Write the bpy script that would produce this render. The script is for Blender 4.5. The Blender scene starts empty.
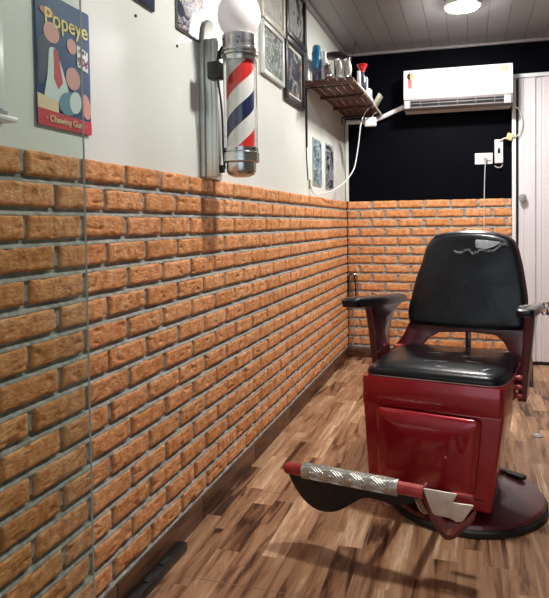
import bpy, bmesh, math, random
from mathutils import Vector, Matrix, noise
random.seed(7)
PI = math.pi
col = bpy.context.scene.collection
sc = bpy.context.scene

# ------------------------------------------------------------ camera
F, PITCH, YAW, ROLL = 595.194, 0.032, 0.2851, -0.0126
CX, TOPB, H, D, BOTB = 1.0053, 1.3382, 2.5916, 5.0444, 0.0935
Y0, BL, X0, WA = 1.175, 0.2173, 0.2088, 0.0331
fw = Vector((-math.sin(YAW)*math.cos(PITCH), math.cos(YAW)*math.cos(PITCH), -math.sin(PITCH)))
r0 = Vector((math.cos(YAW), math.sin(YAW), 0)); u0 = r0.cross(fw)
rr = r0*math.cos(ROLL)+u0*math.sin(ROLL); uu = -r0*math.sin(ROLL)+u0*math.cos(ROLL)
cd = bpy.data.cameras.new('camera'); cam = bpy.data.objects.new('camera', cd); col.objects.link(cam)
M = Matrix((rr, uu, -fw)).transposed().to_4x4(); M.translation = Vector((CX, 0, 1.15))
cam.matrix_world = M
cd.sensor_fit = 'HORIZONTAL'; cd.sensor_width = 36; cd.lens = 36*F/549
cd.shift_x = -20.34/549; cd.shift_y = -55.6/549; cd.clip_start = .02
sc.camera = cam
# ------------------------------------------------------------ view, world
sc.view_settings.view_transform = 'Standard'; sc.view_settings.look = 'None'
sc.view_settings.gamma = 1; sc.view_settings.use_curve_mapping = False
sc.view_settings.exposure = 0.98
w = bpy.data.worlds.new('world'); sc.world = w; w.use_nodes = True
w.node_tree.nodes['Background'].inputs[0].default_value = (.80, .90, 1, 1)
w.node_tree.nodes['Background'].inputs[1].default_value = 0.62
LAMP_MAIN, LAMP_BACK = 150.0, 225.0      # radiance of the two ceiling lamps

# ------------------------------------------------------------ materials
def S(r, g, b):
    f = lambda c: (c/255/12.92) if c/255 <= .04045 else ((c/255+.055)/1.055)**2.4
    return (f(r), f(g), f(b), 1)
def nm(name):
    m = bpy.data.materials.new(name); m.use_nodes = True
    return m, m.node_tree.nodes, m.node_tree.links, m.node_tree.nodes['Principled BSDF']
def pm(name, c1, c2=None, rough=.5, metal=0, coat=0, scale=15, bump=0, bscale=None, stretch=(1, 1, 1), spec=.5, r2=None):
    m, N, L, P = nm(name)
    P.inputs['Roughness'].default_value = rough; P.inputs['Metallic'].default_value = metal
    P.inputs['Coat Weight'].default_value = coat; P.inputs['Coat Roughness'].default_value = .08
    P.inputs['Specular IOR Level'].default_value = spec
    tc = N.new('ShaderNodeTexCoord'); mp = N.new('ShaderNodeMapping'); mp.inputs['Scale'].default_value = stretch
    L.new(tc.outputs['Object'], mp.inputs[0])
    nt = N.new('ShaderNodeTexNoise'); nt.inputs['Scale'].default_value = scale; nt.inputs['Detail'].default_value = 6
    L.new(mp.outputs[0], nt.inputs['Vector'])
    cr = N.new('ShaderNodeValToRGB'); cr.color_ramp.elements[0].position = .35; cr.color_ramp.elements[1].position = .65
    cr.color_ramp.elements[0].color = c1
    cr.color_ramp.elements[1].color = c2 or tuple(min(1, x*1.08) for x in c1[:3])+(1,)
    L.new(nt.outputs['Fac'], cr.inputs[0]); L.new(cr.outputs[0], P.inputs['Base Color'])
    if r2 is not None:
        mr = N.new('ShaderNodeMapRange'); mr.inputs[3].default_value = rough; mr.inputs[4].default_value = r2
        L.new(nt.outputs['Fac'], mr.inputs[0]); L.new(mr.outputs[0], P.inputs['Roughness'])
    if bump:
        n2 = N.new('ShaderNodeTexNoise'); n2.inputs['Scale'].default_value = bscale or scale*4; n2.inputs['Detail'].default_value = 5
        L.new(mp.outputs[0], n2.inputs['Vector'])
        b = N.new('ShaderNodeBump'); b.inputs['Strength'].default_value = bump; b.inputs['Distance'].default_value = .004
        L.new(n2.outputs['Fac'], b.inputs['Height']); L.new(b.outputs[0], P.inputs['Normal'])
    return m
def emit(name, c, s):
    m, N, L, P = nm(name)
    P.inputs['Base Color'].default_value = c; P.inputs['Emission Color'].default_value = c
    P.inputs['Emission Strength'].default_value = s
    return m
def glass(name, tint, rough=0.0):
    m, N, L, P = nm(name)
    P.inputs['Base Color'].default_value = tint; P.inputs['Roughness'].default_value = rough
    P.inputs['Transmission Weight'].default_value = 1; P.inputs['IOR'].default_value = 1.45
    return m

def thin_glass(name, tint):      # thin pane: clear body colour plus fresnel reflection
    m, N, L, P = nm(name); out = N['Material Output']
    t = N.new('ShaderNodeBsdfTransparent'); t.inputs[0].default_value = tint
    g = N.new('ShaderNodeBsdfGlossy'); g.inputs['Roughness'].default_value = .02
    lw = N.new('ShaderNodeLayerWeight'); lw.inputs[0].default_value = .5
    pw = N.new('ShaderNodeMath'); pw.operation = 'POWER'; pw.inputs[1].default_value = 5; L.new(lw.outputs['Facing'], pw.inputs[0])
    f = N.new('ShaderNodeMath'); f.operation = 'MULTIPLY_ADD'; f.inputs[1].default_value = .7; f.inputs[2].default_value = .035; L.new(pw.outputs[0], f.inputs[0])
    x = N.new('ShaderNodeMixShader'); L.new(f.outputs[0], x.inputs[0]); L.new(t.outputs[0], x.inputs[1]); L.new(g.outputs[0], x.inputs[2])
    L.new(x.outputs[0], out.inputs['Surface']); N.remove(P); return m
MT = {}
MT['plaster'] = pm('white_plaster', S(226, 229, 220), S(232, 234, 227), .38, scale=3, bump=.12, bscale=14)
MT['navy'] = pm('navy_paint', S(2, 3, 9), S(4, 5, 12), .6, scale=5, bump=.08, bscale=60, spec=.05)
MT['mortar'] = pm('cement_mortar', S(136, 136, 128), S(178, 176, 168), .9, scale=40, bump=.9, bscale=160)
MT['white_pl'] = pm('white_plastic', S(232, 232, 232), S(238, 238, 238), .3, scale=4)
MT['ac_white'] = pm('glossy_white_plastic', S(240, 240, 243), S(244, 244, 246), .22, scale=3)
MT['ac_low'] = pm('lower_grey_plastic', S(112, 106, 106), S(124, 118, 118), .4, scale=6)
MT['ac_grey'] = pm('grey_plastic', S(150, 145, 145), S(165, 160, 160), .4, scale=6)
MT['black_pl'] = pm('black_plastic', S(14, 14, 16), S(24, 24, 26), .4, scale=10)
MT['black_rub'] = pm('black_rubber', S(18, 17, 18), S(30, 28, 28), .6, scale=30, bump=.3)
MT['cable_w'] = pm('white_cable', S(222, 222, 216), S(232, 232, 226), .45)
MT['chrome'] = pm('brushed_chrome', S(190, 190, 188), S(215, 215, 212), .2, 1, scale=6, stretch=(1, 1, 12), r2=.32)
MT['polish'] = pm('polished_steel', S(200, 200, 200), S(220, 220, 218), .14, 1)
MT['alu'] = pm('aluminium', S(198, 204, 198), S(212, 216, 210), .45, 1, scale=8, stretch=(1, 1, .2))
MT['tread'] = pm('worn_aluminium', S(186, 186, 178), S(215, 214, 205), .42, .85, scale=50, bump=.3)
MT['bare'] = pm('bare_cast_metal', S(205, 192, 176), S(228, 216, 200), .5, .45, scale=25, bump=.25, bscale=120)
MT['red'] = pm('cherry_red_enamel', S(150, 6, 26), S(166, 10, 32), .30, .35, 1.0, scale=4, r2=.36, bump=.04, bscale=90)
MT['red_d'] = pm('dark_and_shaded_red', S(70, 14, 24), S(92, 22, 32), .28, .2, .8, scale=9, r2=.5, bump=.1, bscale=70)
MT['red_w'] = pm('worn_red_enamel', S(150, 30, 38), S(176, 62, 60), .45, .1, .3, scale=28, bump=.2)
MT['rust'] = pm('rusty_red_iron', S(88, 44, 38), S(122, 66, 54), .55, .3, scale=30, bump=.3)
MT['vinyl'] = pm('black_vinyl', S(9, 10, 15), S(15, 17, 23), .24, 0, .1, scale=7, bump=.32, bscale=24, r2=.40, spec=.4)
MT['vinyl_w'] = pm('worn_vinyl_grey', S(70, 72, 78), S(150, 152, 156), .4, scale=55, bump=.6)
MT['wood_d'] = pm('dark_stained_wood', S(74, 44, 32), S(104, 66, 48), .5, scale=12, stretch=(8, .6, 8), bump=.2)
MT['skirt'] = pm('wood_tile_skirting', S(58, 36, 26), S(112, 74, 50), .4, scale=7, stretch=(3, .7, 5), bump=.1)
MT['dark_metal'] = pm('black_iron', S(30, 30, 32), S(42, 42, 44), .4, .6)
MT['bulb'] = emit('lit_bulb_glass', (.90, .86, .84, 1), .05)

def brick_mat():
    m, N, L, P = nm('rough_clay_brick')
    a = N.new('ShaderNodeAttribute'); a.attribute_name = 'tint'
    tc = N.new('ShaderNodeTexCoord')
    n1 = N.new('ShaderNodeTexNoise'); n1.inputs['Scale'].default_value = 28; n1.inputs['Detail'].default_value = 8; n1.inputs['Roughness'].default_value = .7
    L.new(tc.outputs['Object'], n1.inputs['Vector'])
    c = N.new('ShaderNodeValToRGB'); e = c.color_ramp.elements
    e[0].position = .30; e[0].color = S(166, 104, 64); e[1].position = .72; e[1].color = S(250, 206, 160)
    k = c.color_ramp.elements.new(.5); k.color = S(228, 161, 110)
    L.new(n1.outputs['Fac'], c.inputs[0])
    mx = N.new('ShaderNodeMix'); mx.data_type = 'RGBA'; mx.blend_type = 'MULTIPLY'; mx.inputs[0].default_value = 1
    L.new(c.outputs[0], mx.inputs[6]); L.new(a.outputs['Color'], mx.inputs[7]); L.new(mx.outputs[2], P.inputs['Base Color'])
    P.inputs['Roughness'].default_value = .8; P.inputs['Specular IOR Level'].default_value = .3
    mp = N.new('ShaderNodeMapping'); mp.inputs['Scale'].default_value = (1, 1, 2.2); L.new(tc.outputs['Object'], mp.inputs[0])
    n2 = N.new('ShaderNodeTexNoise'); n2.inputs['Scale'].default_value = 62; n2.inputs['Detail'].default_value = 8; n2.inputs['Roughness'].default_value = .68
    L.new(mp.outputs[0], n2.inputs['Vector'])
    b = N.new('ShaderNodeBump'); b.inputs['Strength'].default_value = .9; b.inputs['Distance'].default_value = .0065
    L.new(n2.outputs['Fac'], b.inputs['Height']); L.new(b.outputs[0], P.inputs['Normal'])
    return m
MT['brick'] = brick_mat()

def floor_mat():
    m, N, L, P = nm('wood_look_tile')
    tc = N.new('ShaderNodeTexCoord'); sp = N.new('ShaderNodeSeparateXYZ'); L.new(tc.outputs['Object'], sp.inputs[0])
    cb = N.new('ShaderNodeCombineXYZ'); L.new(sp.outputs['Y'], cb.inputs[0]); L.new(sp.outputs['X'], cb.inputs[1])
    def brk(wd, rh, off, sh=(0, 0, 0), mortar=0, sq=1, fr=2):
        mp = N.new('ShaderNodeMapping'); mp.inputs['Location'].default_value = sh; L.new(cb.outputs[0], mp.inputs[0])
        b = N.new('ShaderNodeTexBrick'); b.inputs['Scale'].default_value = 1; b.inputs['Brick Width'].default_value = wd
        b.inputs['Row Height'].default_value = rh; b.inputs['Mortar Size'].default_value = mortar; b.offset = off; b.offset_frequency = fr
        b.inputs['Mortar Smooth'].default_value = 0
        b.squash = sq; b.squash_frequency = 3
        b.inputs['Color1'].default_value = (0, 0, 0, 1); b.inputs['Color2'].default_value = (1, 1, 1, 1); b.inputs['Mortar'].default_value = (.5, .5, .5, 1)
        L.new(mp.outputs[0], b.inputs['Vector']); return b
    b1 = brk(.36, .082, .37, (.11, .02, 0), 0, 1.35)
    # grain, stretched along the staves and shifted per stave
    ml = N.new('ShaderNodeMath'); ml.operation = 'MULTIPLY'; ml.inputs[1].default_value = 37; L.new(b1.outputs['Color'], ml.inputs[0])
    c2 = N.new('ShaderNodeCombineXYZ')
    mx = N.new('ShaderNodeMath'); mx.operation = 'MULTIPLY'; mx.inputs[1].default_value = 26; L.new(sp.outputs['X'], mx.inputs[0])
    my = N.new('ShaderNodeMath'); my.operation = 'MULTIPLY'; my.inputs[1].default_value = 2.6; L.new(sp.outputs['Y'], my.inputs[0])
    L.new(mx.outputs[0], c2.inputs[0]); L.new(my.outputs[0], c2.inputs[1]); L.new(ml.outputs[0], c2.inputs[2])
    n = N.new('ShaderNodeTexNoise'); n.inputs['Scale'].default_value = 1; n.inputs['Detail'].default_value = 8; n.inputs['Roughness'].default_value = .62; n.inputs['Distortion'].default_value = .9
    L.new(c2.outputs[0], n.inputs['Vector'])
    ad = N.new('ShaderNodeMath'); ad.operation = 'MULTIPLY_ADD'; ad.inputs[1].default_value = .50; L.new(b1.outputs['Color'], ad.inputs[0])
    sb = N.new('ShaderNodeMath'); sb.operation = 'MULTIPLY_ADD'; sb.inputs[1].default_value = 1.65; sb.inputs[2].default_value = -.64; L.new(n.outputs['Fac'], sb.inputs[0])
    L.new(sb.outputs[0], ad.inputs[2])
    cr = N.new('ShaderNodeValToRGB'); e = cr.color_ramp.elements
    e[0].position = .08; e[0].color = S(58, 36, 26); e[1].position = .95; e[1].color = S(226, 196, 160)
    for p_, c_ in ((.19, S(104, 70, 48)), (.34, S(146, 108, 78)), (.62, S(178, 139, 106))):
        k = e.new(p_); k.color = c_
    L.new(ad.outputs[0], cr.inputs[0])
    # tile joints
    b2 = brk(.655, .655, .0, (.23, .655-.645, 0), .0022)
    mm = N.new('ShaderNodeMix'); mm.data_type = 'RGBA'; L.new(b2.outputs['Fac'], mm.inputs[0]); L.new(cr.outputs[0], mm.inputs[6]); mm.inputs[7].default_value = S(128, 104, 84)
    L.new(mm.outputs[2], P.inputs['Base Color'])
    mr = N.new('ShaderNodeMapRange'); mr.inputs[3].default_value = .30; mr.inputs[4].default_value = .5
    L.new(n.outputs['Fac'], mr.inputs[0]); L.new(mr.outputs[0], P.inputs['Roughness'])
    bp = N.new('ShaderNodeBump'); bp.inputs['Strength'].default_value = .25; bp.inputs['Distance'].default_value = .003
    L.new(n.outputs['Fac'], bp.inputs['Height']); L.new(bp.outputs[0], P.inputs['Normal'])
    return m
MT['floor'] = floor_mat()

def plank_ceiling():
    m, N, L, P = nm('pvc_ceiling_boards')
    tc = N.new('ShaderNodeTexCoord'); sp = N.new('ShaderNodeSeparateXYZ'); L.new(tc.outputs['Object'], sp.inputs[0])
    a = N.new('ShaderNodeMath'); a.operation = 'DIVIDE'; a.inputs[1].default_value = .142; L.new(sp.outputs['X'], a.inputs[0])
    f = N.new('ShaderNodeMath'); f.operation = 'FRACT'; L.new(a.outputs[0], f.inputs[0])
    s = N.new('ShaderNodeMath'); s.operation = 'LESS_THAN'; s.inputs[1].default_value = .05; L.new(f.outputs[0], s.inputs[0])
    mx = N.new('ShaderNodeMix'); mx.data_type = 'RGBA'; L.new(s.outputs[0], mx.inputs[0])
    mx.inputs[6].default_value = S(142, 139, 137); mx.inputs[7].default_value = S(104, 101, 100)
    L.new(mx.outputs[2], P.inputs['Base Color']); P.inputs['Roughness'].default_value = .35
    b = N.new('ShaderNodeBump'); b.inputs['Strength'].default_value = .6; b.inputs['Distance'].default_value = .003; b.invert = True
    L.new(s.outputs[0], b.inputs['Height']); L.new(b.outputs[0], P.inputs['Normal'])
    return m
MT['ceil'] = plank_ceiling()

def stripe_mat():
    m, N, L, P = nm('barber_stripes')
    tc = N.new('ShaderNodeTexCoord'); sp = N.new('ShaderNodeSeparateXYZ'); L.new(tc.outputs['Object'], sp.inputs[0])
    at = N.new('ShaderNodeMath'); at.operation = 'ARCTAN2'; L.new(sp.outputs['Y'], at.inputs[0]); L.new(sp.outputs['X'], at.inputs[1])
    d1 = N.new('ShaderNodeMath'); d1.operation = 'DIVIDE'; d1.inputs[1].default_value = 2*PI; L.new(at.outputs[0], d1.inputs[0])
    d2 = N.new('ShaderNodeMath'); d2.operation = 'DIVIDE'; d2.inputs[1].default_value = .30; L.new(sp.outputs['Z'], d2.inputs[0])
    su = N.new('ShaderNodeMath'); su.operation = 'SUBTRACT'; L.new(d2.outputs[0], su.inputs[0]); L.new(d1.outputs[0], su.inputs[1])
    ph = N.new('ShaderNodeMath'); ph.operation = 'ADD'; ph.inputs[1].default_value = 5.0 + STRIPE_PHASE; L.new(su.outputs[0], ph.inputs[0])
    fr = N.new('ShaderNodeMath'); fr.operation = 'FRACT'; L.new(ph.outputs[0], fr.inputs[0])
    cr = N.new('ShaderNodeValToRGB'); cr.color_ramp.interpolation = 'CONSTANT'; e = cr.color_ramp.elements
    e[0].position = 0; e[0].color = S(214, 44, 40); e[1].position = .24; e[1].color = S(232, 230, 224)
    k = e.new(.5); k.color = S(30, 38, 78); k = e.new(.74); k.color = S(232, 230, 224)
    L.new(fr.outputs[0], cr.inputs[0]); L.new(cr.outputs[0], P.inputs['Base Color']); P.inputs['Roughness'].default_value = .35
    return m
STRIPE_PHASE = 0.0
MT['stripe'] = stripe_mat()

def art(name, cols, scale=9, seed=0.0, stretch=(1, 1, 1), kind='noise'):
    m, N, L, P = nm(name)
    tc = N.new('ShaderNodeTexCoord'); mp = N.new('ShaderNodeMapping'); mp.inputs['Location'].default_value = (seed, seed*2, seed*3)
    mp.inputs['Scale'].default_value = stretch; L.new(tc.outputs['Object'], mp.inputs[0])
    n = N.new('ShaderNodeTexNoise'); n.inputs['Scale'].default_value = scale; n.inputs['Detail'].default_value = 3; n.inputs['Distortion'].default_value = 2.2
    L.new(mp.outputs[0], n.inputs['Vector'])
    cr = N.new('ShaderNodeValToRGB'); cr.color_ramp.interpolation = 'CONSTANT'; e = cr.color_ramp.elements
    e[0].color = cols[0]; e[0].position = 0; e[1].color = cols[1]; e[1].position = .42
    for i, c in enumerate(cols[2:]):
        k = e.new(.42+(i+1)*.18/len(cols[2:])); k.color = c
    L.new(n.outputs['Fac'], cr.inputs[0]); L.new(cr.outputs[0], P.inputs['Base Color']); P.inputs['Roughness'].default_value = .3
    return m

# ------------------------------------------------------------ mesh helpers
def smoothpath(pts, n=6):
    pts = [Vector(p) for p in pts]
    if len(pts) < 3: return pts
    P = [2*pts[0]-pts[1]]+pts+[2*pts[-1]-pts[-2]]; out = []
    for i in range(1, len(P)-2):
        a, b, c, d = P[i-1:i+3]
        for k in range(n):
            t = k/n
            out.append(.5*((2*b)+(c-a)*t+(2*a-5*b+4*c-d)*t*t+(3*b-a-3*c+d)*t**3))
    out.append(pts[-1]); return out
class MB:
    def __init__(s): s.v = []; s.f = []
    def add(s, vs, fs):
        o = len(s.v); s.v += [tuple(v) for v in vs]; s.f += [tuple(o+i for i in f) for f in fs]
    def bm(s, bm):
        bm.verts.ensure_lookup_table(); bm.verts.index_update()
        s.add([v.co[:] for v in bm.verts], [[v.index for v in f.verts] for f in bm.faces]); bm.free()
    def box(s, c, d, bev=0, rot=None, seg=2):
        b = bmesh.new(); bmesh.ops.create_cube(b, size=1)
        bmesh.ops.scale(b, vec=d, verts=b.verts)
        if bev: bmesh.ops.bevel(b, geom=b.edges[:], offset=bev, segments=seg, profile=.5, affect='EDGES')
        if rot: bmesh.ops.rotate(b, cent=(0, 0, 0), matrix=Matrix.Rotation(rot[1], 3, rot[0]), verts=b.verts)
        bmesh.ops.translate(b, vec=c, verts=b.verts); s.bm(b); return s
    def hexa(s, top, bot, bev=0):   # top / bottom rectangles: four points each
        b = bmesh.new(); vs = [b.verts.new(p) for p in bot+top]
        for f in ((3, 2, 1, 0), (4, 5, 6, 7), (0, 1, 5, 4), (1, 2, 6, 5), (2, 3, 7, 6), (3, 0, 4, 7)): b.faces.new([vs[i] for i in f])
        bmesh.ops.recalc_face_normals(b, faces=b.faces)
        if bev: bmesh.ops.bevel(b, geom=b.edges[:], offset=bev, segments=3, profile=.5, affect='EDGES')
        s.bm(b); return s
    def lathe(s, prof, c=(0, 0, 0), n=40, axis='Z', cap=True):
        vs = []; fs = []
        for r, z in prof:
            for k in range(n):
                a = 2*PI*k/n; p = (r*math.cos(a), r*math.sin(a), z)
                if axis == 'Y': p = (p[0], -p[2], p[1])
                if axis == 'X': p = (p[2], p[0], p[1])
                vs.append((p[0]+c[0], p[1]+c[1], p[2]+c[2]))
        for i in range(len(prof)-1):
            for k in range(n):
                q = (k+1) % n; fs.append((i*n+k, i*n+q, (i+1)*n+q, (i+1)*n+k))
        if cap: fs.append(tuple(range(n))[::-1]); fs.append(tuple((len(prof)-1)*n+k for k in range(n)))
        s.add(vs, fs); return s
    def tube(s, pts, r, n=8, smooth=6, cap=True):
        P = smoothpath(pts, smooth) if smooth else [Vector(p) for p in pts]
        T = [(P[min(i+1, len(P)-1)]-P[max(i-1, 0)]).normalized() for i in range(len(P))]
        up = Vector((0, 0, 1)) if abs(T[0].z) < .9 else Vector((1, 0, 0))
        u = T[0].cross(up).normalized(); vs = []; fs = []
        for i, p in enumerate(P):
            u = (u-T[i]*u.dot(T[i])).normalized(); v = T[i].cross(u)
            R = r(i/(len(P)-1)) if callable(r) else r
            for k in range(n):
                a = 2*PI*k/n; vs.append(p+u*math.cos(a)*R+v*math.sin(a)*R)
        for i in range(len(P)-1):
            for k in range(n):
                q = (k+1) % n; fs.append((i*n+k, i*n+q, (i+1)*n+q, (i+1)*n+k))
        if cap: fs.append(tuple(range(n))[::-1]); fs.append(tuple((len(P)-1)*n+k for k in range(n)))
        s.add(vs, fs); return s
    def prism(s, poly, fn, bev=0, seg=2):
        """poly: 2D outline; fn(u, v, k) -> 3D with k = 0 / 1 the two faces"""
        b = bmesh.new(); A = [b.verts.new(fn(u, v, 0)) for u, v in poly]; B = [b.verts.new(fn(u, v, 1)) for u, v in poly]
        n = len(poly); fa = b.faces.new(A); fb = b.faces.new(B[::-1])
        for i in range(n): b.faces.new((A[i], B[i], B[(i+1) % n], A[(i+1) % n]))
        bmesh.ops.recalc_face_normals(b, faces=b.faces)
        if bev:
            ed = list(set(fa.edges) | set(fb.edges)); bmesh.ops.bevel(b, geom=ed, offset=bev, segments=seg, profile=.5, affect='EDGES')
        s.bm(b); return s
    def pillow(s, poly, fn, rings, back=None):
        """rings [(scale, height)] from the rim inwards; fn(u, v, h) -> 3D"""
        n = len(poly); cu = sum(p[0] for p in poly)/n; cv = sum(p[1] for p in poly)/n; vs = []; fs = []
        for k, h in rings:
            for u, v in poly: vs.append(fn(cu+(u-cu)*k, cv+(v-cv)*k, h))
        for i in range(len(rings)-1):
            for k in range(n):
                q = (k+1) % n; fs.append((i*n+k, i*n+q, (i+1)*n+q, (i+1)*n+k))
        vs.append(fn(cu, cv, rings[-1][1])); c = len(vs)-1; o = (len(rings)-1)*n
        for k in range(n): fs.append((o+k, o+(k+1) % n, c))
        fs.append(tuple(range(n))[::-1]); s.add(vs, fs); return s
    def build(s, name, mat, parent=None, org=(0, 0, 0), ang=40, label=None, rz=0):
        me = bpy.data.meshes.new(name); o = Vector(org)
        me.from_pydata([Vector(v)-o for v in s.v], [], s.f); me.update()
        b = bmesh.new(); b.from_mesh(me); bmesh.ops.recalc_face_normals(b, faces=b.faces); b.to_mesh(me); b.free()
        me.materials.append(MT[mat] if isinstance(mat, str) else mat)
        if ang: me.shade_smooth(); me.set_sharp_from_angle(angle=math.radians(ang))
        ob = bpy.data.objects.new(name, me); col.objects.link(ob); ob.location = o; ob.rotation_euler = (0, 0, rz)
        if parent: ob.parent = parent
        if label: ob['label'] = label
        return ob
def roundpoly(poly, r, n=4):
    out = []; N = len(poly)
    for i in range(N):
        p0, p, p1 = Vector(poly[i-1]), Vector(poly[i]), Vector(poly[(i+1) % N])
        a = (p0-p); b = (p1-p); R = min(r, a.length*.48, b.length*.48); a = p+a.normalized()*R; b = p+b.normalized()*R
        for k in range(n+1):
            t = k/n; q = a*(1-t)**2+2*p*t*(1-t)+b*t*t; out.append((q.x, q.y))
    return out
def tag(o, label=None, cat=None, group=None, kind=None):
    if label: o['label'] = label
    if cat: o['category'] = cat
    if group: o['group'] = group
    if kind: o['kind'] = kind
    return o
def thing(name, label, cat, loc=(0, 0, 0), rz=0, group=None):
    o = bpy.data.objects.new(name, None); col.objects.link(o); o.empty_display_size = .05
    o.location = loc; o.rotation_euler = (0, 0, rz); return tag(o, label, cat, group)
def text(name, s, size, mat, parent, loc, rot, ext=.0006, sx=1.0, bold=0.0):
    cu = bpy.data.curves.new(name, 'FONT'); cu.body = s; cu.size = size; cu.extrude = ext; cu.align_x = 'CENTER'; cu.align_y = 'CENTER'; cu.offset = bold
    tmp = bpy.data.objects.new(name+'_c', cu); col.objects.link(tmp)
    me = bpy.data.meshes.new_from_object(tmp.evaluated_get(bpy.context.evaluated_depsgraph_get())); bpy.data.objects.remove(tmp)
    for v in me.vertices: v.co.x *= sx
    me.materials.clear(); me.materials.append(MT[mat] if isinstance(mat, str) else mat)
    o = bpy.data.objects.new(name, me); col.objects.link(o); o.location = loc; o.rotation_euler = rot; o.parent = parent; return o
def FW(s, z, off=0):       # a point on the far wall: distance along it, height, distance in front of it
    return Vector((s*math.cos(WA)+off*math.sin(WA), D+s*math.sin(WA)-off*math.cos(WA), z))

# ------------------------------------------------------------ the setting
PW = -.016                 # plaster plane of the left wall (brick faces stand at x = 0)
fl = MB().box((1.25, 1.95, -.05), (3.0, 7.0, .1)).build('floor', 'floor', ang=0); tag(fl, kind='structure')
ce = MB().box((1.25, 1.95, H+.05), (3.0, 7.0, .1)).build('ceiling', 'ceil', ang=0); tag(ce, kind='structure')
wl = MB().box((PW-.06, 1.95, H/2), (.12, 6.9, H)).build('wall_left', 'plaster', ang=0); tag(wl, kind='structure')
wr = MB().box((2.66, 1.95, H/2), (.12, 6.9, H)).build('wall_right', pm('grey_paint', S(96, 92, 88), S(104, 100, 96), .6), ang=0); tag(wr, kind='structure')
# far wall, turned by WA; its own coordinates: s along, -off towards the room
wf = bpy.data.objects.new('wall_far', None)
b = MB().box((1.35-.02, .016+.06, H/2), (2.74, .12, H))
wf = b.build('wall_far', 'navy', ang=0); wf.location = (0, D, 0); wf.rotation_euler = (0, 0, WA); tag(wf, kind='structure')

def brick_wall(name, ranges, mapf, near, parent):
    """ranges: rows of (start, end, z0, z1); mapf(s, z, h) -> 3D"""
    V = []; Fc = []; T = []
    for (s0, s1, z0, z1) in ranges:
        L_ = s1-s0; fine = near(s0); nx = max(4, int(L_/(.0046 if fine else .010))); nz = 16 if fine else 8
        rnd = random.random(); g = random.random()
        tint = (.88+.16*rnd, .82+.20*rnd-.07*g, .70+.26*rnd-.12*g, 1)
        if random.random() < .12: tint = (1.04, .98, .95, 1)
        sd = Vector((random.random()*50, random.random()*50, random.random()*50))
        e = .0035; us = [0, e*.35]+[e+(L_-2*e)*i/(nx-1) for i in range(nx)]+[L_-e*.35, L_]
        hz = z1-z0; vz = [0, e*.35]+[e+(hz-2*e)*i/(nz-1) for i in range(nz)]+[hz-e*.35, hz]
        o = len(V); W_ = len(us); H_ = len(vz)
        tilt = (random.random()-.5)*.006
        for j, v in enumerate(vz):
            for i, u in enumerate(us):
                p = Vector((s0+u, z0+v, 0))*1.0
                n1 = noise.noise(p*22+sd); n2 = noise.noise(p*75+sd); n3 = noise.noise(p*170+sd)
                edge = min(u, L_-u, v*1.1, (hz-v)*1.1)
                h = .0010*n2+.0018*n1+.0005*n3+tilt*(u/L_-.5)
                chip = noise.noise(Vector(((s0+u)*26, (z0+v)*60, 3))+sd)
                if chip > .34: h -= min(.004, (chip-.34)*.02)
                h -= max(0, .013-edge)**2*38          # rounded, worn edges
                cr_ = abs(noise.noise(Vector(((s0+u)*16, (z0+v)*58, 9))+sd)+.35*noise.noise(Vector(((s0+u)*60, (z0+v)*120, 2))+sd))
                if cr_ < .06 and edge > .006: h -= (.06-cr_)*.032      # tooled cracks
                if i in (0, W_-1) or j in (0, H_-1): h = -.0155
                elif i in (1, W_-2) or j in (1, H_-2): h -= .003
                # uneven outline
                du = .0022*noise.noise(Vector((v*30, s0*9, 1))+sd)*(1 if u < L_/2 else -1) + .0010*n2
                dv = .0018*noise.noise(Vector((u*22, s0*9, 7))+sd) + .0008*n1
                ru = min(u, L_-u); rv = min(v, hz-v); rc = .011
                if ru < rc and rv < rc:               # rounded corners
                    ax, az = rc-ru, rc-rv; dd = math.hypot(ax, az)
                    if dd > rc:
                        du += (ax-ax*rc/dd)*(1 if u < L_/2 else -1); dv += (az-az*rc/dd)*(1 if v < hz/2 else -1)
                V.append(mapf(s0+u+du, z0+v+dv, h)); T.append(tint)
        for j in range(H_-1):
            for i in range(W_-1):
                a = o+j*W_+i; Fc.append((a, a+1, a+W_+1, a+W_))
    me = bpy.data.meshes.new(name); me.from_pydata(V, [], Fc); me.update()
    at = me.color_attributes.new('tint', 'FLOAT_COLOR', 'POINT'); at.data.foreach_set('color', [c for t in T for c in t])
    me.materials.append(MT['brick']); me.shade_smooth()
    ob = bpy.data.objects.new(name, me); col.objects.link(ob); ob.parent = parent; return ob
ROWS = 16; PH = (TOPB-BOTB)/ROWS; GAP = .0158
def rows(first, s_lo, s_hi, corner):
    out = []
    for k in range(ROWS):
        z1 = TOPB-k*PH; z0 = z1-PH+GAP; s = first-(0 if k % 2 == 0 else BL/2)
        while s > s_lo: s -= BL
        while s < s_hi:
            j = (random.random()-.5)*.006
            a = max(s_lo, s+GAP/2+j); b_ = min(s_hi, s+BL-GAP/2+j)
            if b_-a > .025: out.append((a, b_, z0+(random.random()-.5)*.003, z1+(random.random()-.5)*.003))
            s += BL
    return out
brick_wall('brick_facing', rows(Y0, .55, D-.004, 0), lambda s, z, h: (h+.001, s, z), lambda s: s < 3.0, wl)
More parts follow.
